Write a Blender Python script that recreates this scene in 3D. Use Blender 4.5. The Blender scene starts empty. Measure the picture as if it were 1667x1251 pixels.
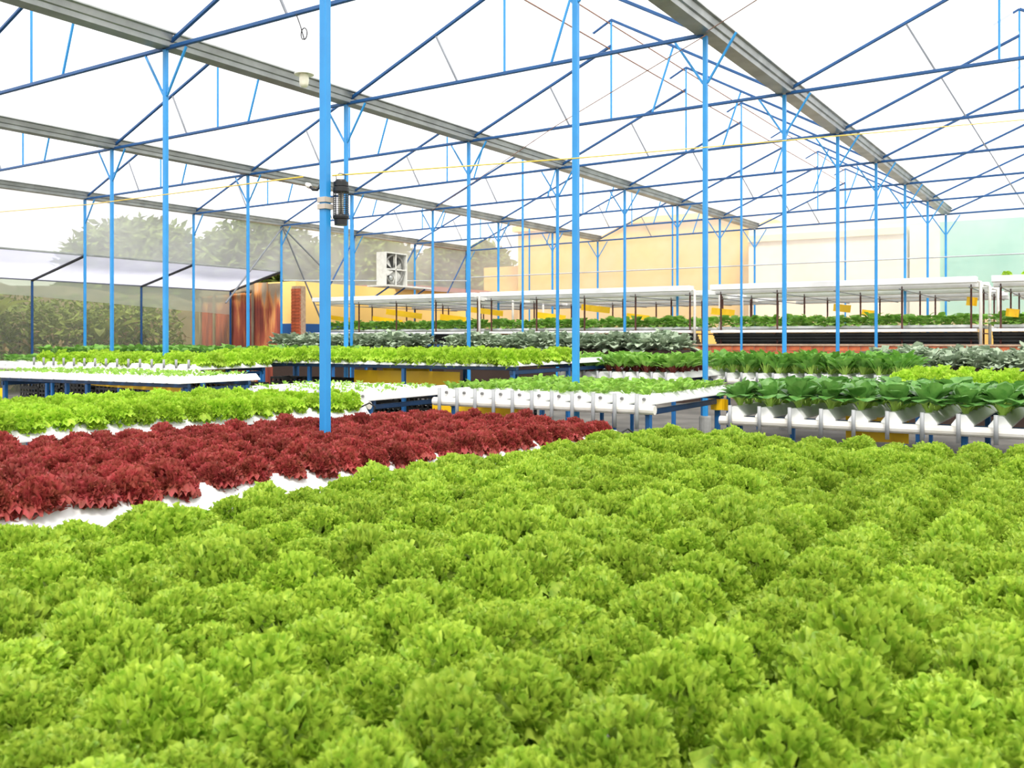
import bpy, bmesh, math, random
from math import sin, cos, pi, radians, sqrt, atan2
from mathutils import Vector, Matrix

random.seed(7)
SC = bpy.context.scene
COL = SC.collection

# ------------------------------------------------------------------ camera
H = 1.45                      # eye height above the floor
YAW = 0.5621                  # camera looks this far left of the gutters' direction
FPX, CY = 1550.0, 555.0       # focal length and horizon row of a 1667x1251 frame
cam_d = bpy.data.cameras.new('camera')
cam = bpy.data.objects.new('camera', cam_d)
COL.objects.link(cam)
cam.location = (0, 0, H)
cam.rotation_euler = (pi/2, 0, YAW)
cam_d.sensor_fit = 'HORIZONTAL'
cam_d.sensor_width = 36.0
cam_d.lens = 36.0*FPX/1667.0
cam_d.shift_y = (CY-625.5)/1667.0
cam_d.clip_start = 0.05
cam_d.clip_end = 400
cam_d.dof.use_dof = True
cam_d.dof.focus_distance = 7.5
cam_d.dof.aperture_fstop = 6.3
SC.camera = cam

# ------------------------------------------------------------------ light
SC.view_settings.view_transform = 'Standard'
SC.view_settings.look = 'None'
SC.view_settings.gamma = 1.0
SC.view_settings.use_curve_mapping = False
SC.view_settings.exposure = 0.55
W = bpy.data.worlds.new('overcast_sky')
SC.world = W
W.use_nodes = True
_bg = W.node_tree.nodes['Background']
_bg.inputs['Color'].default_value = (0.975, 0.975, 1.0, 1)
_bg.inputs['Strength'].default_value = 1.2
sun_d = bpy.data.lights.new('sun', 'SUN')
sun_d.energy = 3.4
sun_d.angle = radians(14)
sun_d.color = (1.0, 0.965, 0.90)
sun = bpy.data.objects.new('sun', sun_d)
COL.objects.link(sun)
sun.rotation_euler = (radians(33), radians(14), radians(20))

# ------------------------------------------------------------------ materials
MATS = {}
def lin(c):
    return tuple((v/255/12.92 if v/255 <= .04045 else ((v/255+.055)/1.055)**2.4) for v in c)

def base_nodes(name):
    m = bpy.data.materials.new(name)
    m.use_nodes = True
    nt = m.node_tree
    nt.nodes.clear()
    out = nt.nodes.new('ShaderNodeOutputMaterial')
    return m, nt, out

def color_var(nt, c1, c2, scale=8.0, detail=4, coord='Object', rnd=0.0, stretch=None):
    """noise mix between two colours, plus a per-object random shift"""
    tc = nt.nodes.new('ShaderNodeTexCoord')
    nz = nt.nodes.new('ShaderNodeTexNoise')
    nz.inputs['Scale'].default_value = scale
    nz.inputs['Detail'].default_value = detail
    if stretch:
        mp = nt.nodes.new('ShaderNodeMapping')
        mp.inputs['Scale'].default_value = stretch
        nt.links.new(tc.outputs[coord], mp.inputs['Vector'])
        nt.links.new(mp.outputs['Vector'], nz.inputs['Vector'])
    else:
        nt.links.new(tc.outputs[coord], nz.inputs['Vector'])
    rp = nt.nodes.new('ShaderNodeValToRGB')
    rp.color_ramp.elements[0].position = .33
    rp.color_ramp.elements[1].position = .67
    rp.color_ramp.elements[0].color = (*c1, 1)
    rp.color_ramp.elements[1].color = (*c2, 1)
    nt.links.new(nz.outputs['Fac'], rp.inputs['Fac'])
    res = rp.outputs['Color']
    if rnd:
        oi = nt.nodes.new('ShaderNodeObjectInfo')
        mr = nt.nodes.new('ShaderNodeMapRange')
        mr.inputs['To Min'].default_value = 1-rnd
        mr.inputs['To Max'].default_value = 1+rnd
        hs = nt.nodes.new('ShaderNodeHueSaturation')
        nt.links.new(oi.outputs['Random'], mr.inputs['Value'])
        nt.links.new(mr.outputs['Result'], hs.inputs['Value'])
        nt.links.new(res, hs.inputs['Color'])
        res = hs.outputs['Color']
    return res

def solid(name, c1, c2=None, rough=.5, metal=0.0, scale=8.0, rnd=0.0, bump=0.0, spec=.5, stretch=None):
    c1 = lin(c1)
    c2 = lin(c2) if c2 else tuple(v*.88 for v in c1)
    m, nt, out = base_nodes(name)
    p = nt.nodes.new('ShaderNodeBsdfPrincipled')
    nt.links.new(color_var(nt, c2, c1, scale, rnd=rnd, stretch=stretch), p.inputs['Base Color'])
    p.inputs['Roughness'].default_value = rough
    p.inputs['Metallic'].default_value = metal
    p.inputs['Specular IOR Level'].default_value = spec
    if bump:
        nz = nt.nodes.new('ShaderNodeTexNoise')
        nz.inputs['Scale'].default_value = scale*4
        bp = nt.nodes.new('ShaderNodeBump')
        bp.inputs['Strength'].default_value = bump
        bp.inputs['Distance'].default_value = .02
        nt.links.new(nz.outputs['Fac'], bp.inputs['Height'])
        nt.links.new(bp.outputs['Normal'], p.inputs['Normal'])
    nt.links.new(p.outputs['BSDF'], out.inputs['Surface'])
    MATS[name] = m
    return m

def leafm(name, c1, c2, trans=.35, scale=14.0, rnd=.12, rough=.5, spec=.3):
    m, nt, out = base_nodes(name)
    col = color_var(nt, lin(c2), lin(c1), scale, rnd=rnd)
    p = nt.nodes.new('ShaderNodeBsdfPrincipled')
    p.inputs['Roughness'].default_value = rough
    p.inputs['Specular IOR Level'].default_value = spec
    t = nt.nodes.new('ShaderNodeBsdfTranslucent')
    mx = nt.nodes.new('ShaderNodeMixShader')
    mx.inputs['Fac'].default_value = trans
    nt.links.new(col, p.inputs['Base Color'])
    nt.links.new(col, t.inputs['Color'])
    nt.links.new(p.outputs['BSDF'], mx.inputs[1])
    nt.links.new(t.outputs['BSDF'], mx.inputs[2])
    nt.links.new(mx.outputs['Shader'], out.inputs['Surface'])
    MATS[name] = m
    return m

def film(name, tint, clear=.5, diff=.25, streak=0.0):
    """greenhouse film: part clear, part milky (translucent + a little reflected light)"""
    m, nt, out = base_nodes(name)
    tr = nt.nodes.new('ShaderNodeBsdfTransparent')
    tr.inputs['Color'].default_value = (*[min(1, v*1.0) for v in tint], 1)
    tl = nt.nodes.new('ShaderNodeBsdfTranslucent')
    df = nt.nodes.new('ShaderNodeBsdfDiffuse')
    tl.inputs['Color'].default_value = (*tint, 1)
    df.inputs['Color'].default_value = (*tint, 1)
    m1 = nt.nodes.new('ShaderNodeMixShader')
    m1.inputs['Fac'].default_value = diff
    m2 = nt.nodes.new('ShaderNodeMixShader')
    nt.links.new(tl.outputs['BSDF'], m1.inputs[1])
    nt.links.new(df.outputs['BSDF'], m1.inputs[2])
    nt.links.new(m1.outputs['Shader'], m2.inputs[1])
    nt.links.new(tr.outputs['BSDF'], m2.inputs[2])
    if streak:
        tc = nt.nodes.new('ShaderNodeTexCoord')
        nz = nt.nodes.new('ShaderNodeTexNoise')
        nz.inputs['Scale'].default_value = .5
        nz.inputs['Detail'].default_value = 3
        mr = nt.nodes.new('ShaderNodeMapRange')
        mr.inputs['From Min'].default_value = .3
        mr.inputs['From Max'].default_value = .7
        mr.inputs['To Min'].default_value = clear-streak
        mr.inputs['To Max'].default_value = clear+streak
        nt.links.new(tc.outputs['Object'], nz.inputs['Vector'])
        nt.links.new(nz.outputs['Fac'], mr.inputs['Value'])
        nt.links.new(mr.outputs['Result'], m2.inputs['Fac'])
    else:
        m2.inputs['Fac'].default_value = clear
    nt.links.new(m2.outputs['Shader'], out.inputs['Surface'])
    MATS[name] = m
    return m

solid('blue', (44, 148, 214), (38, 136, 202), rough=.35, scale=3)
solid('blue_shaded', (22, 84, 142), (18, 72, 124), rough=.4, scale=3)  # same paint as the posts, with backlit shade put into the colour
solid('rail_blue', (24, 70, 116), (18, 56, 96), rough=.45, scale=3)  # frame blue darkened: shade under the benches put into the colour
solid('leg_blue', (30, 104, 166), (24, 90, 150), rough=.45, scale=3)  # leg blue darkened the same way, for the shade under the benches
solid('galv', (168, 172, 168), (140, 144, 140), rough=.38, metal=.55, scale=2.5)
solid('grey_steel', (128, 132, 138), rough=.45, metal=.3, scale=5)
solid('white_pvc', (240, 240, 238), (228, 228, 224), rough=.35, scale=3)
solid('white_pipe', (236, 232, 224), (222, 216, 204), rough=.4, scale=6)
solid('grey_pvc', (168, 170, 170), (150, 152, 154), rough=.45, scale=8)
solid('dark_plug', (120, 120, 118), rough=.6)
solid('black', (22, 23, 24), (34, 35, 36), rough=.5)
solid('black_tube', (20, 22, 22), (44, 46, 44), rough=.45, scale=3)
solid('yellow', (248, 200, 18), (240, 184, 10), rough=.4, scale=2, rnd=.05)
solid('rust_steel', (96, 52, 42), (70, 40, 36), rough=.7, scale=20)
solid('floor', (104, 100, 92), (70, 68, 62), rough=.85, scale=1.3, bump=.3)
solid('soil', (120, 104, 78), (84, 74, 52), rough=.95, scale=1.0, bump=.6)
solid('concrete', (160, 160, 156), (130, 130, 126), rough=.85, scale=6, bump=.2)
solid('brick', (214, 118, 74), (176, 84, 56), rough=.85, scale=6, rnd=.18, bump=.3)
solid('mortar', (206, 178, 150), (180, 150, 124), rough=.95, scale=10, bump=.4)
solid('house_yellow', (250, 214, 134), (244, 202, 118), rough=.8, scale=.6)
solid('house_ochre', (240, 196, 110), (232, 184, 96), rough=.8, scale=.6)
solid('house_white', (250, 238, 220), (244, 226, 204), rough=.8, scale=.6)
solid('house_cream', (248, 228, 190), (242, 218, 178), rough=.8, scale=.6)
solid('house_teal', (150, 208, 190), (132, 196, 178), rough=.8, scale=.6)
solid('house_blue', (30, 92, 160), rough=.7, scale=2)
solid('roof_tile', (176, 84, 72), (150, 64, 56), rough=.8, scale=4)
solid('timber', (176, 158, 130), (130, 116, 96), rough=.85, scale=6, stretch=(1, 1, .15))
solid('bark', (110, 92, 70), (80, 64, 48), rough=.9, scale=8)
solid('fan_case', (222, 222, 214), (206, 206, 198), rough=.5)
solid('fan_metal', (150, 150, 144), (110, 110, 104), rough=.5, metal=.2)
solid('lamp_white', (240, 238, 228), rough=.4)
solid('bulb', (250, 246, 224), rough=.25)
solid('cord_yellow', (244, 206, 70), rough=.5)
solid('cord_brown', (140, 98, 74), rough=.6)
solid('tape', (196, 186, 172), rough=.5, metal=.3)
solid('wire_grey', (190, 196, 198), rough=.4)
solid('soil_pot', (60, 44, 36), rough=.9)

leafm('lollo_green', (192, 214, 80), (132, 172, 46), trans=.36, scale=40, spec=.4)
leafm('lollo_red', (188, 78, 80), (144, 74, 54), trans=.30, scale=26, rnd=.15)
leafm('butter_green', (190, 220, 72), (154, 198, 50), trans=.36, scale=24)
leafm('young_green', (162, 200, 84), (124, 172, 62), trans=.34, scale=24)
leafm('pak_blade', (124, 170, 84), (80, 136, 58), trans=.28, scale=12, rough=.4, spec=.45)
leafm('pak_stem', (176, 204, 96), (150, 186, 80), trans=.22, scale=10)
leafm('leafy_green', (160, 202, 92), (110, 164, 64), trans=.34, scale=12)
leafm('choy_green', (126, 176, 72), (84, 140, 52), trans=.32, scale=12)
leafm('red_stem', (130, 58, 44), (96, 40, 34), trans=.15)
leafm('kale', (190, 204, 174), (132, 154, 124), trans=.22, scale=12)
leafm('dark_leaf', (136, 182, 82), (92, 146, 58), trans=.3, scale=12)
leafm('tree_leaf', (138, 156, 76), (92, 112, 52), trans=.3, scale=2.0)
leafm('bush_leaf', (160, 168, 90), (112, 124, 58), trans=.3, scale=1.2)
leafm('banana_leaf', (176, 184, 96), (150, 150, 84), trans=.35, scale=3)
leafm('dry_leaf', (196, 170, 140), (158, 124, 90), trans=.25, scale=3)

film('film_roof', (.99, .99, 1.0), clear=.55, diff=.2)
film('film_wall', (.88, .88, .86), clear=.56, diff=.35, streak=.10)
film('film_lean', (.70, .70, .80), clear=.22, diff=.3, streak=.1)
film('film_strip', (.86, .88, .82), clear=.50, diff=.3)
film('net', (.72, .76, .62), clear=.80, diff=.5)

def rust_material():
    m, nt, out = base_nodes('rust_sheet')
    p = nt.nodes.new('ShaderNodeBsdfPrincipled')
    p.inputs['Roughness'].default_value = .75
    tc = nt.nodes.new('ShaderNodeTexCoord')
    mp = nt.nodes.new('ShaderNodeMapping')
    mp.inputs['Scale'].default_value = (2.2, 2.2, .35)
    nz = nt.nodes.new('ShaderNodeTexNoise')
    nz.inputs['Scale'].default_value = 1.6
    nz.inputs['Detail'].default_value = 5
    oi = nt.nodes.new('ShaderNodeObjectInfo')
    ad = nt.nodes.new('ShaderNodeVectorMath')
    nt.links.new(tc.outputs['Object'], mp.inputs['Vector'])
    nt.links.new(mp.outputs['Vector'], ad.inputs[0])
    nt.links.new(oi.outputs['Random'], ad.inputs[1])
    nt.links.new(ad.outputs['Vector'], nz.inputs['Vector'])
    rp = nt.nodes.new('ShaderNodeValToRGB')
    cr = rp.color_ramp
    cr.elements[0].position = .30
    cr.elements[0].color = (*lin((112, 48, 38)), 1)
    cr.elements[1].position = .72
    cr.elements[1].color = (*lin((168, 150, 124)), 1)
    e = cr.elements.new(.48); e.color = (*lin((158, 76, 50)), 1)
    e = cr.elements.new(.60); e.color = (*lin((206, 140, 78)), 1)
    sx = nt.nodes.new('ShaderNodeSeparateXYZ')
    nt.links.new(tc.outputs['Object'], sx.inputs['Vector'])
    mr = nt.nodes.new('ShaderNodeMapRange')
    for nm_, v_ in (('From Min', 2.5), ('From Max', 3.2), ('To Min', -.06), ('To Max', .22)):
        mr.inputs[nm_].default_value = v_
    nt.links.new(sx.outputs['Z'], mr.inputs['Value'])
    am = nt.nodes.new('ShaderNodeMath'); am.operation = 'ADD'
    nt.links.new(nz.outputs['Fac'], am.inputs[0]); nt.links.new(mr.outputs['Result'], am.inputs[1])
    nt.links.new(am.outputs['Value'], rp.inputs['Fac'])
    nt.links.new(rp.outputs['Color'], p.inputs['Base Color'])
    nt.links.new(p.outputs['BSDF'], out.inputs['Surface'])
    MATS['rust_sheet'] = m
rust_material()

# ------------------------------------------------------------------ mesh helpers
def mesh(name, verts, faces, mats, smooth=False, mi=None):
    me = bpy.data.meshes.new(name)
    me.from_pydata(verts, [], faces)
    for m in (mats if isinstance(mats, (list, tuple)) else [mats]):
        me.materials.append(MATS[m])
    if mi:
        me.polygons.foreach_set('material_index', mi)
    if smooth:
        me.polygons.foreach_set('use_smooth', [True]*len(me.polygons))
    me.update()
    return me

class MB:
    def __init__(s): s.v, s.f, s.mi, s.cur = [], [], [], 0
    def add(s, vs, fs):
        o = len(s.v)
        s.v += [tuple(p) for p in vs]
        s.f += [tuple(i+o for i in f) for f in fs]
        s.mi += [s.cur]*len(fs)
    def box(s, x0, x1, y0, y1, z0, z1):
        s.add([(x0,y0,z0),(x1,y0,z0),(x1,y1,z0),(x0,y1,z0),(x0,y0,z1),(x1,y0,z1),(x1,y1,z1),(x0,y1,z1)],
              [(3,2,1,0),(4,5,6,7),(0,1,5,4),(1,2,6,5),(2,3,7,6),(3,0,4,7)])
    def bar(s, a, b, w, h=None, bev=.14):
        """square tube from a to b with small chamfers"""
        h = h or w
        a, b = Vector(a), Vector(b)
        d = (b-a).normalized()
        up = Vector((0,0,1)) if abs(d.z) < .95 else Vector((0,1,0))
        r = d.cross(up).normalized()
        u = r.cross(d).normalized()
        k = bev*min(w, h)
        w2, h2 = w/2, h/2
        prof = [(-w2+k,-h2),(w2-k,-h2),(w2,-h2+k),(w2,h2-k),(w2-k,h2),(-w2+k,h2),(-w2,h2-k),(-w2,-h2+k)]
        vs = [a+r*x+u*y for x, y in prof]+[b+r*x+u*y for x, y in prof]
        fs = [(i,(i+1)%8,8+(i+1)%8,8+i) for i in range(8)]
        fs += [tuple(range(7,-1,-1)), tuple(range(8,16))]
        s.add(vs, fs)
    def tube(s, pts, r, n=8, cap=True):
        pts = [Vector(p) for p in pts]
        rs = r if isinstance(r, (list, tuple)) else [r]*len(pts)
        rings = []
        prev = None
        for i, p in enumerate(pts):
            d = (pts[min(i+1,len(pts)-1)]-pts[max(i-1,0)]).normalized()
            if prev is None:
                up = Vector((0,0,1)) if abs(d.z) < .95 else Vector((0,1,0))
                r1 = d.cross(up).normalized()
            else:
                r1 = (prev-d*prev.dot(d)).normalized()
            prev = r1
            r2 = d.cross(r1)
            rings.append([p+(r1*cos(2*pi*k/n)+r2*sin(2*pi*k/n))*rs[i] for k in range(n)])
        vs = [v for g in rings for v in g]
        fs = []
        for i in range(len(pts)-1):
            for k in range(n):
                fs.append((i*n+k, i*n+(k+1)%n, (i+1)*n+(k+1)%n, (i+1)*n+k))
        if cap:
            fs += [tuple(range(n-1,-1,-1)), tuple(range((len(pts)-1)*n, len(pts)*n))]
        s.add(vs, fs)
    def lathe(s, prof, c=(0,0,0), n=20):
        vs, fs = [], []
        for (r, z) in prof:
            for k in range(n):
                a = 2*pi*k/n
                vs.append((c[0]+r*cos(a), c[1]+r*sin(a), c[2]+z))
        for i in range(len(prof)-1):
            for k in range(n):
                fs.append((i*n+k, i*n+(k+1)%n, (i+1)*n+(k+1)%n, (i+1)*n+k))
        s.add(vs, fs)
    def mesh(s, name, mats, smooth=False):
        return mesh(name, s.v, s.f, mats, smooth, s.mi)
    def obj(s, name, mats, parent=None, loc=(0,0,0), smooth=False, **kw):
        return put(name, s.mesh(name, mats, smooth), parent, loc, **kw)

def put(name, data, parent=None, loc=(0,0,0), rot=(0,0,0), scale=None, label=None, cat=None, group=None, kind=None):
    o = bpy.data.objects.new(name, data)
    COL.objects.link(o)
    o.location = loc
    o.rotation_euler = rot
    if scale is not None:
        o.scale = (scale, scale, scale) if not isinstance(scale, tuple) else scale
    if parent: o.parent = parent
    if label: o['label'] = label
    if cat: o['category'] = cat
    if group: o['group'] = group
    if kind: o['kind'] = kind
    return o

def thing(name, label, cat, loc=(0,0,0), rotz=0.0, group=None, kind=None):
    return put(name, None, None, loc, (0,0,rotz), None, label, cat, group, kind)

# ------------------------------------------------------------------ grid of the greenhouse
GX, SP, GY, FR = -4.524, 6.273, 8.376, 3.577       # first gutter line, bay width, frame 0, frame spacing
def gx(i): return GX-SP*i
def gy(n): return GY+FR*n
def gz(x, y): return H+4.0+.0123*(x-GX)+.0022*(y-GY)   # post tops, following the fall of the gutters
ORD = ['first', 'second', 'third', 'fourth', 'fifth', 'sixth', 'seventh', 'eighth', 'ninth', 'tenth']

# ------------------------------------------------------------------ floor and ground
b = MB(); b.box(-26.2, 8, -8, 34.2, -.12, 0)
b.obj('floor', 'floor', kind='structure')
b = MB(); b.add([(-90,-40,-.14),(60,-40,-.14),(60,110,-.14),(-90,110,-.14)], [(0,1,2,3)])
b.obj('ground', 'soil', kind='structure')

# ------------------------------------------------------------------ roof film
ceil = put('ceiling', None, kind='structure')
YA, YB = gy(-4), gy(7)
APEX, JOIN = 1.83, 1.36
for i in range(-1, 3):                       # bay between gutter i and gutter i+1
    xr, xl = gx(i), gx(i+1)
    xm = (xr+xl)/2
    for nm, pts in (('roof_film', [(xr-.10, .16), (xm-.45, APEX+.0)]), ('roof_film', [(xm, JOIN+.03), (xl+.10, .16)])):
        b = MB()
        if pts[1][1] > 1.5:
            prof = [(xr-.10, .16), (xm, APEX+.04), (xm-.42, APEX-.17)]
        else:
            prof = pts
        vs, fs = [], []
        NY = 22
        for j in range(NY+1):
            y = YA+(YB-YA)*j/NY
            for (x, dz) in prof:
                vs.append((x, y, gz(x, y)+dz))
        k = len(prof)
        for j in range(NY):
            for q in range(k-1):
                fs.append((j*k+q, j*k+q+1, (j+1)*k+q+1, (j+1)*k+q))
        b.add(vs, fs)
        b.obj(nm, 'film_roof', ceil)

# ------------------------------------------------------------------ gutters
GNAME = {-1: 'beyond', 0: 'right', 1: 'middle', 2: 'left', 3: 'far left'}
def gutter(i):
    x = gx(i)
    prof = [(-.20,.19),(-.185,.19),(-.10,.03),(.10,.03),(.185,.19),(.20,.19),(.205,.165),(.165,.155),(.150,.075),(.122,.065),(.115,0),(-.115,0),(-.122,.065),(-.150,.075),(-.165,.155),(-.205,.165)]
    NP = len(prof)
    segs = []
    root = None
    if i == -1:
        root = put('trim_1', None, None, (x, 0, 0), kind='structure')
    else:
        lab = {0: 'broad galvanised gutter running down from top centre to the right',
               1: 'galvanised gutter crossing the whole roof above the lamp bulb',
               2: 'galvanised gutter left of the one above the lamp bulb',
               3: 'galvanised gutter along the eaves of the left plastic wall'}[i]
        root = thing('rain_gutter', lab, 'gutter', (x, 0, 0), group='galvanised rain gutters')
    for n in range(-3, 7):
        y0, y1 = gy(n), gy(n+1)
        b = MB()
        vs = []
        for y in (y0, y1-.004):
            for (px, pz) in prof:
                vs.append((px, y, gz(x, y)+.02+pz))
        fs = [(q, (q+1) % NP, NP+(q+1) % NP, NP+q) for q in range(NP)]
        b.add(vs, fs)
        b.obj('gutter_length', 'galv', root)
for i in range(-1, 4): gutter(i)

# ------------------------------------------------------------------ posts
def post(i, n, x=None, mid=False, label=None):
    x = gx(i) if x is None else x
    y = gy(n)
    top = gz(x, y)
    t = thing('steel_post', label, 'post', (x, y, 0), group='blue steel posts')
    b = MB()
    w = .062 if not mid else .05
    b.bar((0,0,.42), (0,0,top if not mid else top+JOIN*.98), w)
    b.obj('shaft', 'blue', t)
    b = MB()
    b.lathe([(.001,.46),(.075,.46),(.08,.44),(.08,0)], n=14)
    b.obj('footing', 'concrete', t)
    if not mid:
        for s in (-1, 1):
            if i == 3 and s == -1: continue
            b = MB()
            b.bar((s*.03,0,top-.62), (s*.42,0,top-.02), .03)
            b.obj('knee_brace', 'blue', t)
    return t
LINES = {0: ('right', range(-1, 8)), 1: ('middle', range(0, 8)), 2: ('left', range(1, 8)), 3: ('far left', range(2, 8))}
for i, (nm, rg) in LINES.items():
    for k, n in enumerate(rg):
        last = k == len(rg)-1
        if i == 0 and k == 0:
            lab = 'nearest and thickest blue steel post, rising from the red lettuce, lantern strapped on'
        else:
            pos = 'last and farthest' if last else ORD[k]
            line = {0: 'under the broad right gutter', 1: 'under the gutter above the lamp bulb',
                    2: 'under the second gutter from the left wall', 3: 'along the left plastic wall'}[i]
            lab = 'blue steel post %s, %s%s' % (line, pos, '' if last else ' from the front')
        post(i, n, label=lab)
for n, w in ((4, 'halfway down the hall'), (7, 'at the back wall')):
    for i, bay in ((0, 'right'), (1, 'middle'), (2, 'left')):
        post(i, n, x=gx(i)-SP/2, mid=True, label='slim blue post under the ridge of the %s bay, %s' % (bay, w))

# ------------------------------------------------------------------ trusses
BAY = {-1: 'bay at the right edge', 0: 'bay left of the broad right gutter', 1: 'middle bay', 2: 'bay beside the left wall'}
def truss(i, n, k):
    xr, xl, y = gx(i), gx(i+1), gy(n)
    xm = (xr+xl)/2
    zr, zl = gz(xr, y), gz(xl, y)
    zc = lambda x: zl+(zr-zl)*(x-xl)/(xr-xl)
    zm = zc(xm)
    t = thing('roof_truss', 'blue roof truss of the %s, %s from the front' % (BAY[i], ORD[k]), 'truss', (xm, y, zm), group='blue roof trusses')
    def P(x, z): return (x-xm, 0, z-zm)
    def part(nm, a, c, w, mt='blue_shaded'):
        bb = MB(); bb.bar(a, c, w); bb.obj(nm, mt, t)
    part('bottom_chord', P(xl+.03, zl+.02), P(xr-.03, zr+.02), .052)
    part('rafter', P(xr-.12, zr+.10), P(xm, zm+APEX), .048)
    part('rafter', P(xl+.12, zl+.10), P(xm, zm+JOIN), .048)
    part('king_post', P(xm, zm+.04), P(xm, zm+APEX-.02), .032, 'blue')
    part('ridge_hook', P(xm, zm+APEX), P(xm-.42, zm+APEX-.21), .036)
    rl = lambda x: zl+.10+(zm+JOIN-zl-.10)*(x-xl-.12)/(xm-xl-.12)
    rr = lambda x: zr+.10+(zm+APEX-zr-.10)*(xr-.12-x)/(xr-.12-xm)
    part('web', P(xm-1.28, rl(xm-1.28)), P(xm-.86, zc(xm-.86)+.03), .03, 'grey_steel')
    part('web', P(xm+.80, zc(xm+.80)+.03), P(xm+1.20, rr(xm+1.20)), .032, 'blue')
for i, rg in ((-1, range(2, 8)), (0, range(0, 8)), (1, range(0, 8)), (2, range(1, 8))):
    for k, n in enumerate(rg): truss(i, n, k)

for i in (0, 1, 2):
    x = gx(i)-SP/2
    for dz, lab in ((JOIN-.03, 'lower'), (APEX-.04, 'upper')):
        b = MB()
        y0, y1 = gy(-1), gy(7)
        b.bar((0, y0, gz(x, y0)+dz-.02), (0, y1, gz(x, y1)+dz-.02), .02)
        b.obj('ridge_purlin', 'cord_brown', None, (x-.03, 0, 0),
              label='thin brown %s ridge purlin of the %s' % (lab, BAY[i]), cat='purlin', group='ridge purlins')

# ------------------------------------------------------------------ walls of film
def sheet(name, quads, mat, parent=None, kind=None):
    b = MB()
    for q in quads:
        b.add(q, [(0,1,2,3)])
    return b.obj(name, mat, parent, kind=kind)
XD = gx(3)
LT, LE = H+2.28, H+1.70           # lean-to roof: height on the wall and at the eave
XE = -25.8
LY1 = gy(4)+.05
wl = put('wall_left', None, kind='structure')
for n in range(0, 7):
    y0, y1 = gy(n), gy(n+1)
    zb = LT if n < 4 else H+2.02
    sheet('film_panel', [[(XD-.06, y0, zb), (XD-.06, y1-.004, zb), (XD-.06, y1-.004, gz(XD, y1)+.05), (XD-.06, y0, gz(XD, y0)+.05)]], 'film_wall', wl)
# lean-to roof sagging between its rafters
lr = put('ceiling_lean_to', None, kind='structure')
for n in range(0, 4):
    y0, y1 = gy(n), gy(n+1)
    vs, fs = [], []
    NU, NV = 6, 8
    for a in range(NU+1):
        for c in range(NV+1):
            u, v = a/NU, c/NV
            sag = -.10*sin(pi*v)*sin(pi*u)
            vs.append((XD-.06+(XE-XD)*u, y0+(y1-y0)*v, LT+(LE-LT)*u+sag+.04))
    for a in range(NU):
        for c in range(NV):
            o = a*(NV+1)+c
            fs.append((o, o+1, o+NV+2, o+NV+1))
    b = MB(); b.add(vs, fs); b.obj('film_panel', 'film_lean', lr, smooth=True)
for n in range(1, 5):
    y = gy(n)
    t = thing('lean_to_post', 'blue post of the low lean-to by the net, %s from the front' % ORD[n-1], 'post', (XE, y, 0), group='lean-to posts')
    b = MB(); b.bar((0,0,0), (0,0,LE), .055); b.obj('shaft', 'blue_shaded', t)
    b = MB(); b.bar((0,0,LE), (XD-XE,0,LT), .06); b.obj('rafter', 'black', t)
b = MB(); b.bar((XE, gy(0), LE+.02), (XE, LY1, LE+.02), .04)
b.obj('trim_2', 'grey_steel', kind='structure')
b = MB(); b.bar((XD-.05, gy(0), LT+.03), (XD-.05, LY1, LT+.03), .05)
b.obj('trim_3', 'galv', kind='structure')
# net wall of the lean-to, with a hanging strip of film along its top
nw = put('wall_left_net', None, kind='structure')
for n in range(0, 4):
    y0, y1 = gy(n), gy(n+1)
    sheet('net_panel', [[(XE-.04, y0, .0), (XE-.04, y1-.004, 0), (XE-.04, y1-.004, LE), (XE-.04, y0, LE)]], 'net', nw)
    h0, h1 = [(.30,.34),(.34,.44),(.44,.62),(.62,.80)][n]
    sheet('film_strip', [[(XE-.02, y0, LE-h0), (XE-.02, y1-.004, LE-h1), (XE-.02, y1-.004, LE), (XE-.02, y0, LE)]], 'film_strip', nw)
# back wall
YW = gy(7)+.08
wb = put('wall_back', None, kind='structure')
for i in range(-1, 3):
    xr, xl = gx(i), gx(i+1)
    xm = (xr+xl)/2
    zz = lambda x: gz(x, YW)
    b = MB()
    b.add([(xr, YW, 1.9), (xm, YW, 1.9), (xm, YW, zz(xm)+APEX), (xr, YW, zz(xr)+.1)], [(0,1,2,3)])
    b.obj('film_panel', 'film_wall', wb)
    b = MB()
    b.add([(xm, YW, 1.9), (xl, YW, 1.9), (xl, YW, zz(xl)+.1), (xm, YW, zz(xm)+JOIN)], [(0,1,2,3)])
    b.obj('film_panel', 'film_wall', wb)
# curtain pipe along the back and left wall
b = MB(); b.tube([(4, YW-.10, H+2.70), (XD+.1, YW-.10, H+2.70)], .022)
b.obj('curtain_pipe', 'wire_grey', label='thin pale pipe running level across the back plastic wall', cat='pipe')
b = MB(); b.tube([(XD+.1, YW-.2, H+2.55), (XD+.1, gy(4), H+2.0)], .02)
b.obj('curtain_pipe', 'wire_grey', label='thin pale pipe along the left wall below the fan', cat='pipe')
# wall braces
for n, dy, dz, mt, what in ((4, -2.4, -2.6, 'grey_steel', 'grey brace slanting down in front of the rusty sheets'),
                      (4, 2.3, -1.5, 'grey_steel', 'upper grey brace right of the rusty sheets'),
                      (4, 1.9, -3.2, 'grey_steel', 'long grey brace reaching down beside the yellow house'),
                      (5, -1.3, -1.8, 'blue_shaded', 'dark blue wall brace left of the fan'),
                      (6, -1.3, -1.7, 'blue_shaded', 'dark blue wall brace touching the right of the fan'),
                      (7, -1.6, -2.0, 'blue_shaded', 'dark blue wall brace in the back left corner')):
    y = gy(n); z = gz(XD, y)
    b = MB(); b.bar((0, 0, 0), (0, dy, dz), .045)
    b.obj('wall_brace', mt, None, (XD+.06, y, z-.03), label=what, cat='brace', group='braces of the left wall')

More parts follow.
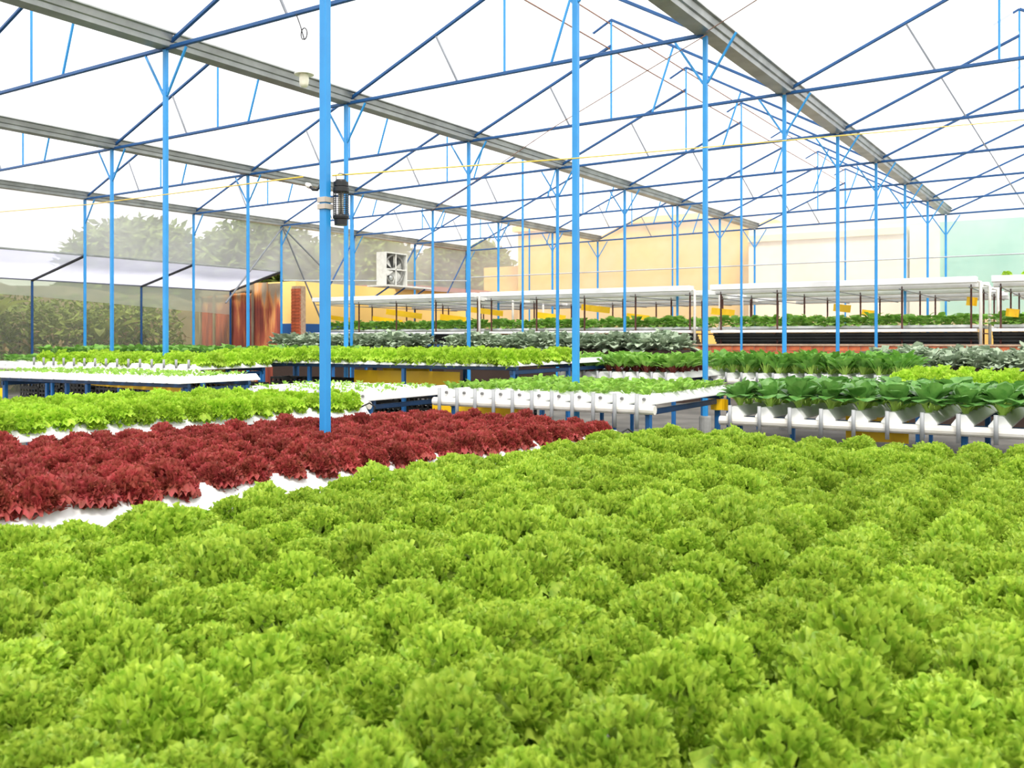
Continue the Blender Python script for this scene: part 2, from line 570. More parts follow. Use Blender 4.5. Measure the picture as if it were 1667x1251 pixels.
# ------------------------------------------------------------------ plants: leaf based meshes
def lollo(name, mat, seed, R=.15, hgt=.15, n=200, nu=15, nv=2, w=.036, h=.032, amp=.009, waves=3.5, low=-.15, skirt=9, sk=1.0, hang=(.2, .75)):
    """loose leaf lettuce: a lobed dome of ruffled leaf margins over a skirt of outer leaves"""
    rg = random.Random(seed)
    V, F = [], []
    lobes = [(rg.uniform(0, 6.28), rg.uniform(.2, 1.35), rg.uniform(.5, 1)) for _ in range(8)]
    LD = [(Vector((cos(a)*sin(t), sin(a)*sin(t), cos(t))), k) for a, t, k in lobes]
    for i in range(n):
        zc = low+(1-low)*(i+.5)/n                     # fibonacci dome
        az = i*2.39996+rg.uniform(-.2, .2)
        rc = sqrt(max(0, 1-zc*zc))
        nr = Vector((rc*cos(az), rc*sin(az), zc))
        lump = .94+sum(.19*k*max(0, nr.dot(d))**8 for d, k in LD)-.05+rg.uniform(-.05, .05)
        sx, sz = R*lump, hgt*lump
        p = Vector((nr.x*sx, nr.y*sx, max(-.01, nr.z*sz)))
        nn = Vector((nr.x/R, nr.y/R, (nr.z+.25)/hgt)).normalized()
        nn = (nn+Vector((rg.gauss(0, .22), rg.gauss(0, .22), rg.gauss(0, .22)))).normalized()
        t = nn.cross(Vector((rg.gauss(0, 1), rg.gauss(0, 1), rg.gauss(0, 1)))).normalized()
        b = nn.cross(t)
        ww, hh, aa = w*rg.uniform(.7, 1.25), h*rg.uniform(.75, 1.2), amp*rg.uniform(.7, 1.3)
        ph, kw, cv = rg.uniform(0, 6.28), waves*rg.uniform(.8, 1.25), rg.uniform(-1, 1)*.35
        o = len(V)
        for a in range(nu+1):
            u = -1+2*a/nu
            tip = 1-.45*u*u
            for c in range(nv+1):
                v = c/nv
                side = aa*(.25+.95*v*v)*sin(kw*u*pi+ph)+cv*ww*u*u
                curl = aa*.7*v*v*cos(kw*u*pi*1.7+ph)
                V.append(p+t*(ww*u*(.6+.4*v))+b*(side+curl*.5)+nn*(hh*(v-1)*tip*1.0+curl*.8+hh*.25*(tip-1)))
        for a in range(nu):
            for c in range(nv):
                q = o+a*(nv+1)+c
                F.append((q, q+1, q+nv+2, q+nv+1))
    for i in range(skirt):                             # outer leaves fanning out of the heart
        az = i*6.2832/skirt+rg.uniform(-.25, .25)
        ln = R*rg.uniform(.95, 1.22)*sk
        dr = rg.uniform(*hang)
        ph = rg.uniform(0, 6.28)
        o = len(V)
        M, N = 16, 4
        kf = rg.uniform(3.6, 5.0)
        for a in range(M+1):
            u = -1+2*a/M
            for c in range(N+1):
                v = c/N
                r = ln*v*(1-.30*u*u+.05*v*sin(kf*2*u*pi+ph))
                an = az+u*.62*(.35+.65*v)
                z = .015+hgt*.35*sin(v*2.6)-dr*hgt*.55*v**3+.013*v*v*sin(kf*u*pi+ph)
                V.append(Vector((r*cos(an), r*sin(an), z)))
        for a in range(M):
            for c in range(N):
                q = o+a*(N+1)+c
                F.append((q, q+1, q+N+2, q+N+1))
    return mesh(name, V, F, mat, smooth=True)

def spoon_leaf(name, seed, ln, bw, bl, rise, curl, sw=.02, mats=('pak_stem', 'pak_blade'), fold=.25, nu=4, nv=8):
    """petiole that widens into a rounded blade; grows along +x and up"""
    rg = random.Random(seed)
    b = MB()
    tot = ln+bl
    rows = []
    x = z = 0.0
    el = rise
    for c in range(nv+1):
        s = c/nv
        rows.append((x, z, el, s))
        step = tot/nv
        x += step*cos(el); z += step*sin(el)
        el -= curl/nv*(.4+1.2*s)
    V = []
    for (x, z, el, s) in rows:
        d = s*tot
        if d < ln:
            w = sw*(1-.45*d/ln)
        else:
            q = (d-ln)/bl
            w = max(sw*.5, bw*sqrt(max(0, 1-(2*q-1)**2))**.8) if q < .995 else .004
        for a in range(nu+1):
            u = -1+2*a/nu
            rip = .07*bw*sin(7*s+3*u+seed)*(1 if d > ln else 0)
            V.append((x-sin(el)*(abs(u)*w*fold+rip), u*w, z+cos(el)*(abs(u)*w*fold+rip)))
    F, MI = [], []
    for c in range(nv):
        for a in range(nu):
            p = c*(nu+1)+a
            F.append((p, p+1, p+nu+2, p+nu+1))
            mid = (rows[c][3]+rows[c+1][3])/2*tot
            MI.append(0 if mid < ln else 1)
    return mesh(name, V, F, list(mats), True, MI)

def leafy(name, mats, seed, n=14, ln=.10, bw=.05, bl=.12, rise=(50, 85), curl=.9, sw=.01, fold=.3, nu=4, nv=7, ripple=0.0, spread=.02):
    """a whole plant of spoon leaves in one mesh"""
    rg = random.Random(seed)
    V, F, MI = [], [], []
    for i in range(n):
        az = i*2.39996+rg.uniform(-.3, .3)
        k = rg.uniform(.75, 1.1)
        lm = spoon_leaf('tmp', seed*31+i, ln*k, bw*k, bl*k, radians(rg.uniform(*rise)), curl*rg.uniform(.7, 1.3), sw, mats, fold, nu, nv)
        o = len(V)
        ca, sa = cos(az), sin(az)
        for v in lm.vertices:
            x, y, z = v.co
            x += spread
            if ripple:
                z += ripple*sin(x*170+i)*min(1, z*8); y += ripple*sin(z*190+i*2)*min(1, z*8)
            V.append((x*ca-y*sa, x*sa+y*ca, z))
        for p in lm.polygons:
            F.append(tuple(q+o for q in p.vertices)); MI.append(p.material_index)
        bpy.data.meshes.remove(lm)
    return mesh(name, V, F, list(mats), True, MI)

# ------------------------------------------------------------------ benches
class Bench:
    pass
def bench(label, x0, x1, y0, y1, z0, z1, nch, rot=0.0, cw=.17, ch=.085, tubes=0.0, pipe=True, plugs=False, rail='rail_blue', legs=True, farpipe=False):
    """x0..x1 outer edges of the channels, y0..y1 their ends, z0/z1 channel tops (eye-relative) near/far"""
    B = Bench()
    B.z0, B.z1 = z0+H, z1+H
    B.L = y1-y0
    t = thing('growing_bench', label, 'bench', (x0, y0, 0), rot, group='hydroponic benches')
    B.root, B.x0, B.y0, B.rot, B.nch, B.w = t, x0, y0, rot, nch, x1-x0
    sp = (x1-x0-cw)/(nch-1)
    B.cx = [cw/2+sp*k for k in range(nch)]
    sl = atan2(B.z1-B.z0, B.L)
    Ls = sqrt(B.L**2+(B.z1-B.z0)**2)
    mb = MB()
    tw = cw*.36
    prof = [(-cw/2,-ch),(cw/2,-ch),(cw/2,-ch+.012),(tw/2,-.008),(tw/2-.01,0),(-tw/2+.01,0),(-tw/2,-.008),(-cw/2,-ch+.012)]
    vs = [(p[0],0,p[1]) for p in prof]+[(p[0],Ls,p[1]) for p in prof]
    mb.add(vs, [(q,(q+1)%8,8+(q+1)%8,8+q) for q in range(8)]+[tuple(range(7,-1,-1)),tuple(range(8,16))])
    cm = mb.mesh('channel', 'white_pvc')
    B.ch = [put('channel', cm, t, (x, 0, B.z0), (sl, 0, 0)) for x in B.cx]
    zr = lambda y: B.z0+(B.z1-B.z0)*y/B.L
    # carrying frame
    fm = MB()
    for x in (.08, B.w-.08):
        fm.bar((x, .10, zr(.10)-ch-.075), (x, B.L-.10, zr(B.L-.10)-ch-.075), .04, .05)
    ny = max(2, int(B.L/1.2)+1)
    ys = [.14+(B.L-.28)*k/(ny-1) for k in range(ny)]
    for y in ys:
        fm.bar((.02, y, zr(y)-ch-.026), (B.w-.02, y, zr(y)-ch-.026), .04, .045)
    fm.obj('frame', rail, t)
    if legs:
        nx = max(2, int(B.w/1.6)+1)
        for y in ys:
            for k in range(nx):
                x = .08+(B.w-.16)*k/(nx-1)
                lm = MB(); lm.bar((x, y, 0), (x, y, zr(y)-ch-.05), .05)
                lm.obj('leg', 'leg_blue', t)
    if pipe:
        pm = MB(); pm.tube([(-.05, -.02, B.z0-ch-.040), (B.w+.05, -.02, B.z0-ch-.040)], .041, 12)
        pm.obj('drain_pipe', 'white_pipe', t, smooth=False)
    if farpipe:
        pm = MB(); pm.tube([(-.05, B.L+.015, B.z1-ch-.03), (B.w+.06, B.L+.015, B.z1-ch-.03)], .042, 12)
        pm.obj('drain_pipe', 'white_pipe', t, smooth=False)
        pm = MB(); pm.tube([(B.w-.02, B.L-.12, B.z1-.02), (B.w+.02, B.L-.03, B.z1+.02), (B.w+.04, B.L+.03, B.z1-.02), (B.w+.02, B.L+.02, B.z1-ch)], .008, 6)
        pm.obj('feed_hose', 'black', t)
    if tubes:
        tm = MB(); tm.tube([(0,0,.012), (0,0,-ch-tubes)], .0175, 10)
        tme = tm.mesh('feed_tube', 'grey_pvc', True)
        for o in B.ch:
            put('feed_tube', tme, o, (-.02, -.075, 0))
    if plugs:
        tm = MB(); tm.tube([(0,0,0), (0,-.02,0)], .014, 8)
        tme = tm.mesh('end_plug', 'dark_plug')
        for o in B.ch:
            put('end_plug', tme, o, (.018, 0, -.035))
    def top(xl, yl):
        c, s = cos(rot), sin(rot)
        return Vector((x0+xl*c-yl*s, y0+xl*s+yl*c, zr(yl)))
    B.top = top
    return B

def seen(p, mx=60):
    c_, s_ = cos(YAW), sin(YAW)
    d = -s_*p[0]+c_*p[1]
    if d < .2: return False
    px = 833.5+FPX*(c_*p[0]+s_*p[1])/d
    py = CY-FPX*(p[2]+.1-H)/d
    ex = mx+FPX*.16/d
    return -ex < px < 1667+ex and py < 1251+ex
def joined(name, label, cat, items, mat):
    V, F = [], []
    cache = {}
    for me, loc, rz, sc in items:
        if me.name not in cache:
            cache[me.name] = ([tuple(v.co) for v in me.vertices], [tuple(p.vertices) for p in me.polygons])
        vv, ff = cache[me.name]
        o = len(V); ca, sa = cos(rz)*sc, sin(rz)*sc
        V += [(x*ca-y*sa+loc[0], x*sa+y*ca+loc[1], z*sc+loc[2]) for x, y, z in vv]
        F += [tuple(i+o for i in f) for f in ff]
    if V:
        put(name, mesh(name, V, F, mat, True), None, label=label, cat=cat, kind='stuff')
def plant_row(B, meshes, name, label, cat, group, dy, y_a=.1, y_b=None, sc=1.0, jit=.02, sink=.012, chans=None, stagger=True, var=.1, hvar=.1, skip=0.0, builder=None, rest=None):
    y_b = B.L-.08 if y_b is None else y_b
    out, extra = [], []
    for ci, x in enumerate(B.cx):
        if chans is not None and ci not in chans: continue
        y = y_a+(dy*.5 if (stagger and ci % 2) else 0)
        while y <= y_b:
            if random.random() >= skip:
                p = B.top(x+random.uniform(-jit, jit)*.6, y+random.uniform(-jit, jit))
                s = sc*random.uniform(1-var, 1+var)
                rz = random.uniform(0, 6.283)
                tl = (random.uniform(-.16, .16), random.uniform(-.16, .16), rz)
                loc = (p.x, p.y, p.z-sink)
                if not seen(loc, 10 if rest else 250):
                    if rest: extra.append((random.choice(rest[0]), loc, rz, s))
                elif builder:
                    out.append(builder(loc, rz, s, ci))
                else:
                    out.append(put(name, random.choice(meshes), None, loc, tl, (s, s, s*random.uniform(1-hvar, 1+hvar)), label, cat, group))
            y += dy
    if rest: joined(name+'_rest', rest[1], cat, extra, rest[2])
    return out

# meshes for the lettuces (each kind a handful of variants)
M_LOLLO = [lollo('frilly_lettuce', 'lollo_green', 10+i, R=.140, hgt=.122, n=300, nu=16, nv=3, w=.030, h=.034, amp=.0075, waves=3.0, skirt=8) for i in range(6)]
M_RED = [lollo('red_lettuce', 'lollo_red', 40+i, R=.116, hgt=.092, n=200, nu=14, w=.034, h=.036, amp=.010, waves=2.6, low=-.25, skirt=9, sk=.98, hang=(.5, 1.4)) for i in range(5)]
M_BUT = [lollo('curly_lettuce', 'butter_green', 70+i, R=.125, hgt=.120, n=120, nu=10, w=.042, h=.045, amp=.012, waves=2.0, low=-.3, skirt=8) for i in range(4)]
M_FAR = [lollo('light_lettuce', 'butter_green', 90+i, R=.125, hgt=.14, n=70, nu=8, w=.05, h=.05, amp=.015, waves=1.6, low=-.3, skirt=8) for i in range(3)]
L_LOLLO = [lollo('rest', 'lollo_green', 20+i, R=.140, hgt=.122, n=150, nu=8, w=.05, h=.045, amp=.011, waves=2.0, skirt=6) for i in range(2)]
L_RED = [lollo('rest', 'lollo_red', 50+i, R=.116, hgt=.092, n=80, nu=8, w=.05, h=.045, amp=.012, waves=2.0, skirt=6) for i in range(2)]
L_BUT = [lollo('rest', 'butter_green', 80+i, R=.125, hgt=.120, n=70, nu=8, w=.05, h=.05, amp=.014, waves=1.8, skirt=6) for i in range(2)]
M_YOUNG = [leafy('young_lettuce', ('young_green', 'young_green'), 110+i, n=11, ln=.02, bw=.028, bl=.075, rise=(30, 80), curl=.9, sw=.006) for i in range(4)]
M_SEED = [leafy('seedling', ('young_green', 'young_green'), 120+i, n=5, ln=.015, bw=.016, bl=.04, rise=(30, 80), curl=.7, sw=.004, nv=5) for i in range(3)]
M_LEAFY = [leafy('leafy_green', ('red_stem', 'leafy_green'), 130+i, n=30, ln=.12, bw=.042, bl=.14, rise=(42, 86), curl=1.0, sw=.006, ripple=.008) for i in range(4)]
M_CHOY = [leafy('choy_plant', ('pak_stem', 'choy_green'), 140+i, n=20, ln=.15, bw=.045, bl=.15, rise=(52, 86), curl=.9, sw=.010) for i in range(4)]
M_DARK = [leafy('dark_green', ('pak_stem', 'dark_leaf'), 150+i, n=16, ln=.06, bw=.05, bl=.12, rise=(35, 82), curl=1.0, sw=.008) for i in range(3)]
M_KALE = [leafy('kale_plant', ('kale', 'kale'), 160+i, n=54, ln=.12, bw=.052, bl=.14, rise=(8, 86), curl=1.0, sw=.008, nu=6, nv=9, ripple=.018) for i in range(4)]
M_BERRY = [leafy('berry_plant', ('pak_stem', 'leafy_green'), 170+i, n=22, ln=.09, bw=.055, bl=.10, rise=(10, 82), curl=1.1, sw=.005) for i in range(4)]

# front beds ----------------------------------------------------------
B1 = bench('front bench under the big bed of frilly green lettuce', -3.30, -.66, .40, 7.45, -.775, -.85, 10, cw=.19)
plant_row(B1, M_LOLLO, 'frilly_lettuce', 'frilly bright green lettuce in the big front bed', 'lettuce', 'frilly green lettuces of the front bed', .232, sc=1.0, jit=.035, var=.13, hvar=.16,
          rest=(L_LOLLO, 'frilly green lettuces of the front bed beyond the bottom edge', 'lollo_green'))
B1b = bench('bench of frilly green lettuce at the right edge of the front bed', -.57, .51, .40, 7.65, -.775, -.85, 5, cw=.19)
plant_row(B1b, M_LOLLO, 'frilly_lettuce', 'frilly bright green lettuce right of the dark furrow in front', 'lettuce', 'frilly green lettuces right of the furrow', .232, sc=1.0, jit=.035, var=.13, hvar=.16,
          rest=(L_LOLLO, 'frilly green lettuces beyond the right edge', 'lollo_green'))
B2 = bench('bench carrying the dark red lettuce around the nearest post', -5.74, -3.65, 1.1, 7.15, -.645, -.73, 8, rot=-.055, cw=.29, ch=.125, farpipe=True)
plant_row(B2, M_RED, 'red_lettuce', 'dark red frilly lettuce in the bed around the nearest post', 'lettuce', 'red lettuces', .215, sc=1.0, jit=.025,
          rest=(L_RED, 'dark red lettuces beyond the left edge', 'lollo_red'))
B3 = bench('bench of yellow green lettuce behind the red lettuce', -7.75, -6.02, 2.2, 7.0, -.545, -.615, 7, cw=.20, ch=.10, farpipe=True)
plant_row(B3, M_BUT, 'curly_lettuce', 'yellow green curly lettuce in the bed behind the red lettuce', 'lettuce', 'yellow green lettuces behind the red bed', .225, sc=.95, jit=.025,
          rest=(L_BUT, 'yellow green lettuces beyond the left edge', 'butter_green'))

# second row -----------------------------------------------------------
B4 = bench('bench of young lettuce with white drain pipe behind the red bed', -5.60, -3.35, 7.55, 9.55, -.47, -.46, 11, cw=.15, tubes=.20, plugs=True)
plant_row(B4, M_YOUNG, 'young_lettuce', 'small young green lettuce on the bench with the yellow sheet below', 'lettuce', 'young lettuces behind the red bed', .13, sc=1.0, jit=.02, skip=.05)
B4b = bench('nearly empty white bench with rows of feed tubes left of nearest post', -8.55, -6.40, 7.40, 9.05, -.53, -.52, 13, cw=.14, tubes=.10, plugs=True)
plant_row(B4b, M_SEED, 'seedling', 'tiny seedling on the nearly empty white bench', 'seedling', 'seedlings on the white bench', .20, sc=1.0, jit=.02, skip=.25)
B6 = bench('white bench of pale seedlings at the left edge', -11.6, -8.10, 6.45, 7.55, -.375, -.37, 16, cw=.18, ch=.07, pipe=False)
plant_row(B6, M_SEED, 'seedling', 'pale seedling on the white bench at the left edge', 'seedling', 'seedlings at the left edge', .11, sc=1.1, jit=.03, skip=.1)

# pak choi bench with leaves as parts
PAK = []
for k in range(8):
    rr = random.Random(300+k)
    PAK.append(spoon_leaf('leaf', 300+k, .12*rr.uniform(.9, 1.1), .068*rr.uniform(.85, 1.15), .155*rr.uniform(.9, 1.1),
                          radians([82, 76, 70, 62, 50, 72, 64, 86][k]), [.7, 1.0, 1.5, 1.9, 1.6, 1.2, 2.2, .5][k], .012, fold=.12, nu=4, nv=9))
M_PAK = [leafy('pak_choi', ('pak_stem', 'pak_blade'), 180+i, n=20, ln=.12, bw=.066, bl=.155, rise=(46, 86), curl=1.5, sw=.012, fold=.12) for i in range(3)]
ORD2 = ORD+['eleventh', 'twelfth', 'thirteenth', 'fourteenth', 'fifteenth', 'sixteenth']
PAKLAB = ['dark green pak choi in the front row above the white caps', 'dark green pak choi further back on the white capped bench']
def pak(loc, rz, s, ci):
    front = loc[1] < 8.4+.25
    if not front:
        return put('pak_choi', random.choice(M_PAK), None, loc, (0, 0, rz), s, PAKLAB[1], 'pak choi', 'pak choi further back')
    t = thing('pak_choi', 'dark green pak choi in the front row over the caps, %s from the left' % ORD2[ci], 'pak choi', loc, rz, 'front row of pak choi')
    t.scale = (s, s, s)
    for i in range(22):
        a = i*2.39996+random.uniform(-.3, .3)
        k = [4, 3, 6, 2, 6, 5, 1, 0, 7][min(8, i*9//22)]
        put('leaf', PAK[k], t, (.014*cos(a), .014*sin(a), 0), (random.uniform(-.12, .12), random.uniform(-.1, .1), a), random.uniform(.85, 1.1))
    return t
B7 = bench('bench of pak choi with white triangular caps behind the front bed', -2.98, .95, 8.40, 10.4, -.595, -.59, 15, cw=.165, ch=.092, tubes=.13)
plant_row(B7, None, None, None, None, None, .27, y_a=.14, sc=1.0, jit=.015, stagger=False, builder=pak)

# third row ------------------------------------------------------------
B5 = bench('long bench of bright lettuce in front of the middle posts', -11.0, -5.92, 9.40, 12.4, -.245, -.225, 20, cw=.2, ch=.06, pipe=False)
plant_row(B5, M_FAR, 'light_lettuce', 'bright lettuce on the long bench in front of the middle posts', 'lettuce', 'lettuces of the long middle bench', .26, sc=.95, jit=.03, y_a=.08, y_b=1.7, stagger=False)
B5b = bench('bench with grey feed tubes and yellow green lettuce at left', -13.3, -9.75, 8.05, 9.3, -.30, -.29, 15, cw=.18, tubes=.0, ch=.07)
plant_row(B5b, M_FAR, 'light_lettuce', 'yellow green lettuce above the grey feed tubes at left', 'lettuce', 'yellow green lettuces at left', .25, sc=.95, jit=.03, y_a=.12)
tm = MB(); tm.tube([(0,0,.06), (0,0,-.05)], .016, 8); tme = tm.mesh('feed_tube', 'grey_pvc', True)
for o in B5b.ch: put('feed_tube', tme, o, (0, -.07, 0))
B11 = bench('bench of mid green plants at the far left edge', -17.0, -13.5, 9.4, 10.6, -.36, -.35, 12, cw=.18, ch=.07)
plant_row(B11, M_DARK, 'dark_green', 'mid green leafy plant on the bench at far left', 'plant', 'mid green plants at far left', .24, sc=.8, y_a=.1)
B10 = bench('bench of dark leafy greens in front of the net wall', -21.5, -12.2, 13.1, 14.3, -.33, -.32, 26, cw=.2, ch=.07, pipe=False)
plant_row(B10, M_DARK, 'dark_green', 'dark green leafy plant in the row below the net wall', 'plant', 'dark greens below the net wall', .28, sc=1.35, y_a=.1)
B8 = bench('white bench of bushy greens between the two right-hand posts', -6.55, -4.80, 11.6, 14.0, -.42, -.41, 9, cw=.16, tubes=.12)
plant_row(B8, M_LEAFY, 'leafy_green', 'bushy green plant with red stems between the two right-hand posts', 'plant', 'bushy greens with red stems', .26, sc=1.1, y_a=.12, y_b=1.4)
B8b = bench('white bench of slender choy left of the bright lettuce', -4.95, -2.30, 13.2, 15.4, -.46, -.45, 12, cw=.17, tubes=.05)
plant_row(B8b, M_CHOY, 'choy_plant', 'slender green choy on the white bench behind the pak choi', 'choy', 'choy behind the pak choi', .24, sc=1.05, y_a=.1, y_b=1.4)
B9 = bench('bench of bright lettuce just behind the pak choi at right', -2.20, 1.4, 12.0, 14.4, -.52, -.50, 14, cw=.18, pipe=False)
plant_row(B9, M_FAR, 'light_lettuce', 'bright green lettuce just behind the pak choi at right', 'lettuce', 'bright lettuces behind the pak choi', .25, sc=1.05, y_a=.1, y_b=1.6)

# ------------------------------------------------------------------ kale beds in front of the terrace
def kale_bed(label, plabel, x0, x1, y0, y1, ztop, nx, ny, sc, group):
    t = thing('planting_bed', label, 'planting bed', ((x0+x1)/2, (y0+y1)/2, 0))
    b = MB(); b.box((x0-x1)/2, (x1-x0)/2, (y0-y1)/2, (y1-y0)/2, 0, ztop)
    b.obj('bed_wall', 'soil_pot', t)
    b = MB(); b.box((x0-x1)/2+.05, (x1-x0)/2-.05, (y0-y1)/2+.05, (y1-y0)/2-.05, ztop-.02, ztop+.03)
    b.obj('bed_soil', 'soil_pot', t)
    for a in range(nx):
        for c in range(ny):
            x = x0+.2+(x1-x0-.4)*(a+.5*(c % 2))/nx+random.uniform(-.08, .08)
            y = y0+.2+(y1-y0-.4)*c/max(1, ny-1)
            s = sc*random.uniform(.85, 1.2)
            put('kale_plant', random.choice(M_KALE), None, (x, y, ztop+.02), (0, 0, random.uniform(0, 6.28)), s, plabel, 'kale', group)
kale_bed('raised bed of kale at the right edge below the racks', 'grey green kale in the bed at the right edge', -3.7, 3.0, 18.0, 19.6, H-.50, 17, 3, 1.5, 'kale at the right edge')
kale_bed('raised bed of kale in the middle below the brick wall', 'grey green kale in the bed in the middle distance', -15.2, -8.4, 20.8, 22.2, H-.25, 16, 3, 1.75, 'kale in the middle distance')
kale_bed('raised bed of kale at left beside the brick pillar', 'grey green kale in the bed beside the brick pillar', -22.4, -16.6, 21.4, 22.6, H-.22, 12, 3, 1.7, 'kale beside the brick pillar')

# ------------------------------------------------------------------ brick terrace wall
BW0, BW1, BY, BT = -12.5, 4.0, 23.0, H-.10
t = thing('brick_wall', 'low orange brick wall below the long white racks', 'brick wall', ((BW0+BW1)/2, BY, 0))
cxw = (BW0+BW1)/2
b = MB(); b.box(BW0-cxw+.02, BW1-cxw-.02, .02, .16, 0, BT-.02); b.obj('wall_core', 'mortar', t)
b = MB(); b.box(BW0-cxw, BW1-cxw, -.02, .18, BT-.02, BT+.02); b.obj('coping', 'mortar', t)
b = MB(); b.box(-.13, .13, -.045, .045, -.055, .055); bm_ = b.mesh('brick', 'brick')
for r in range(4):
    x = BW0+.15+(.14 if r % 2 else 0)
    while x < BW1-.15:
        put('brick', bm_, t, (x-cxw, .05+random.uniform(-.004, .004), BT-.085-r*.125))
        x += .28
# terrace behind the wall
b = MB(); b.box(-24.0, 6, BY+.17, 33.5, 0, H-.62); b.obj('floor_terrace', 'floor', kind='structure')

# ------------------------------------------------------------------ two-tier racks on the terrace
TF = H-.62
def rack(x0, x1, label, k, top_plants=False):
    t = thing('growing_rack', label, 'rack', ((x0+x1)/2, 23.6, TF), group='two-tier growing racks')
    xc = (x0+x1)/2
    hw = (x1-x0)/2
    cm = {}
    def chan(w, h, mt):
        mb = MB()
        pr = [(-w/2+.01, 0), (w/2-.01, 0), (w/2, .01), (w/2, h-.01), (w/2-.01, h), (-w/2+.01, h), (-w/2, h-.01), (-w/2, .01)]
        vs = [(-hw, p[0], p[1]) for p in pr]+[(hw, p[0], p[1]) for p in pr]
        mb.add(vs, [(8+q, 8+(q+1) % 8, (q+1) % 8, q) for q in range(8)]+[tuple(range(8)), tuple(range(15, 7, -1))])
        return mb.mesh('channel', mt)
    c_up = chan(.30, .14, 'white_pvc')
    c_lo = chan(.30, .07, 'white_pvc')
    c_bl = chan(.34, .076, 'black_tube')
    U, Lw = H+1.30-TF, H+.22-TF
    c_dn = chan(.26, .11, 'white_pvc')
    for y in (0, 2.5, 5.0, 7.5):
        put('channel', c_up, t, (0, y, U))
        put('channel', c_dn, t, (0, y+.36, U-.09))
    put('channel', c_lo, t, (0, .05, Lw-.02))
    for y in (.55, 2.0, 2.5, 4.0):
        put('channel', c_lo, t, (0, y, Lw+.08))
    for q in range(4):
        put('shelf', c_bl, t, (0, .25+.08*q, Lw-.10-.0765*q))  # black backing strips added for the dark shade below the lower tier
    pm = MB(); pm.bar((0, 0, 0), (0, 0, U-.02), .04)
    pme = pm.mesh('rack_post', 'rust_steel')
    n = 4
    rm = MB(); rm.bar((0, -.1, U-.10), (0, 8.0, U-.10), .025); rme = rm.mesh('cross_rail', 'grey_steel')
    rm = MB(); rm.bar((0, -.05, Lw-.04), (0, 4.3, Lw-.04), .03); rme2 = rm.mesh('cross_rail', 'rust_steel')
    for q in range(n+1):
        x = -hw+.15+(2*hw-.3)*q/n
        for y in (.25, 2.75, 5.25):
            put('rack_post', pme, t, (x, y, 0))
        put('cross_rail', rme, t, (x, 0, 0))
        put('cross_rail', rme2, t, (x, 0, 0))
    # drain pipes at the right end
    for y in (.02, 1.9, 3.8):
        dm = MB(); dm.tube([(hw-.06, y, U+.05), (hw+.06, y, U+.02), (hw+.07, y, U-.3), (hw+.07, y, .05)], .035, 8)
        dm.obj('down_pipe', 'white_pipe', t, smooth=True)
    return xc, hw, U, Lw
for k, (x0, x1, lab, side) in enumerate(((-22.7, -16.1, 'white two-tier rack at the back left beside the yellow house', 'the back left rack'),
                       (-15.9, -9.3, 'white two-tier rack in the middle of the back terrace', 'the middle rack'),
                       (-8.75, -2.55, 'white two-tier rack above the low brick wall', 'the rack above the brick wall'),
                       (-2.25, 3.6, 'white two-tier rack at the right edge of the back terrace', 'the rack at the right edge'))):
    xc, hw, U, Lw = rack(x0, x1, lab, k)
    for y, zz in ((.55, .18), (2.0, .18)):
        n = int((x1-x0)/.24)
        for q in range(n):
            x = x0+.15+(x1-x0-.3)*q/(n-1)+random.uniform(-.03, .03)
            put('berry_plant', random.choice(M_BERRY), None, (x, 23.6+y, TF+Lw+zz-.005), (0, 0, random.uniform(0, 6.28)),
                random.uniform(1.35, 1.75), 'bushy green plant on the lower tier of '+side, 'plant', 'plants on '+side)
    if k == 3:
        for q in range(14):
            x = x0+.3+q*.38
            put('light_lettuce', random.choice(M_FAR), None, (x, 23.6, TF+U+.13), (0, 0, random.uniform(0, 6.28)), .8,
                'small lettuce on top of the rack at the right edge', 'lettuce', 'lettuces on top of the right rack')

# ------------------------------------------------------------------ yellow sheets
def ysheet(x, y, z, w, h, rz, label, mat='yellow', group='yellow sheets', tilt=0.0):
    b = MB()
    N = 8
    vs, fs = [], []
    for a in range(N+1):
        u = a/N-.5
        for c in (0, 1):
            for th in (0, .006):
                vs.append((u*w, .02*sin(u*9)+th, -h*(1-c)))
    for a in range(N):
        o = a*4
        fs += [(o, o+4, o+6, o+2), (o+1, o+3, o+7, o+5), (o+2, o+6, o+7, o+3), (o, o+1, o+5, o+4)]
    fs += [(0, 2, 3, 1), (N*4, N*4+1, N*4+3, N*4+2)]
    b.add(vs, fs)
    s = put('yellow_sheet', b.mesh('yellow_sheet', mat, False), None, (x, y, z), (0, tilt, rz), None, label, 'sheet', group)
    return s
def at(px, py, y):      # plan point seen at image column px on the line y, and the height seen at row py
    k = (px-833.5)/FPX
    c, s = cos(YAW), sin(YAW)
    x = (k*c*y-s*y)/(c+k*s)
    d = -s*x+c*y
    return x, H+(CY-py)/FPX*d
def ysheet_px(px0, px1, pt, pb, y, label, group, tilt=0.0):
    x0, z = at(px0, pt, y)
    x1, z2 = at(px1, pt, y)
    _, zb = at((px0+px1)/2, pb, y)
    zt = (z+z2)/2
    return ysheet((x0+x1)/2, y, zt, abs(x1-x0), zt-zb, 0, label, 'yellow', group, tilt)
G1, G2 = 'yellow sheets under the benches', 'yellow sheets hung in the racks'
ysheet_px(702, 858, 652, 690, 8.1, 'large yellow sheet below the bench of young lettuce', G1)
ysheet_px(575, 750, 604, 626, 9.9, 'wide yellow sheet below the long bench of bright lettuce', G1)
ysheet_px(622, 700, 599, 606, 10.6, 'narrow yellow strip above the wide yellow sheet', G1)
ysheet_px(308, 368, 597, 628, 9.0, 'yellow sheet right of the white bench of pale seedlings', G1)
ysheet_px(120, 335, 624, 634, 7.2, 'long low yellow strip under the seedling bench at left', G1, .03)
ysheet_px(-8, 6, 632, 656, 6.9, 'yellow sheet cut by the left edge', G1)
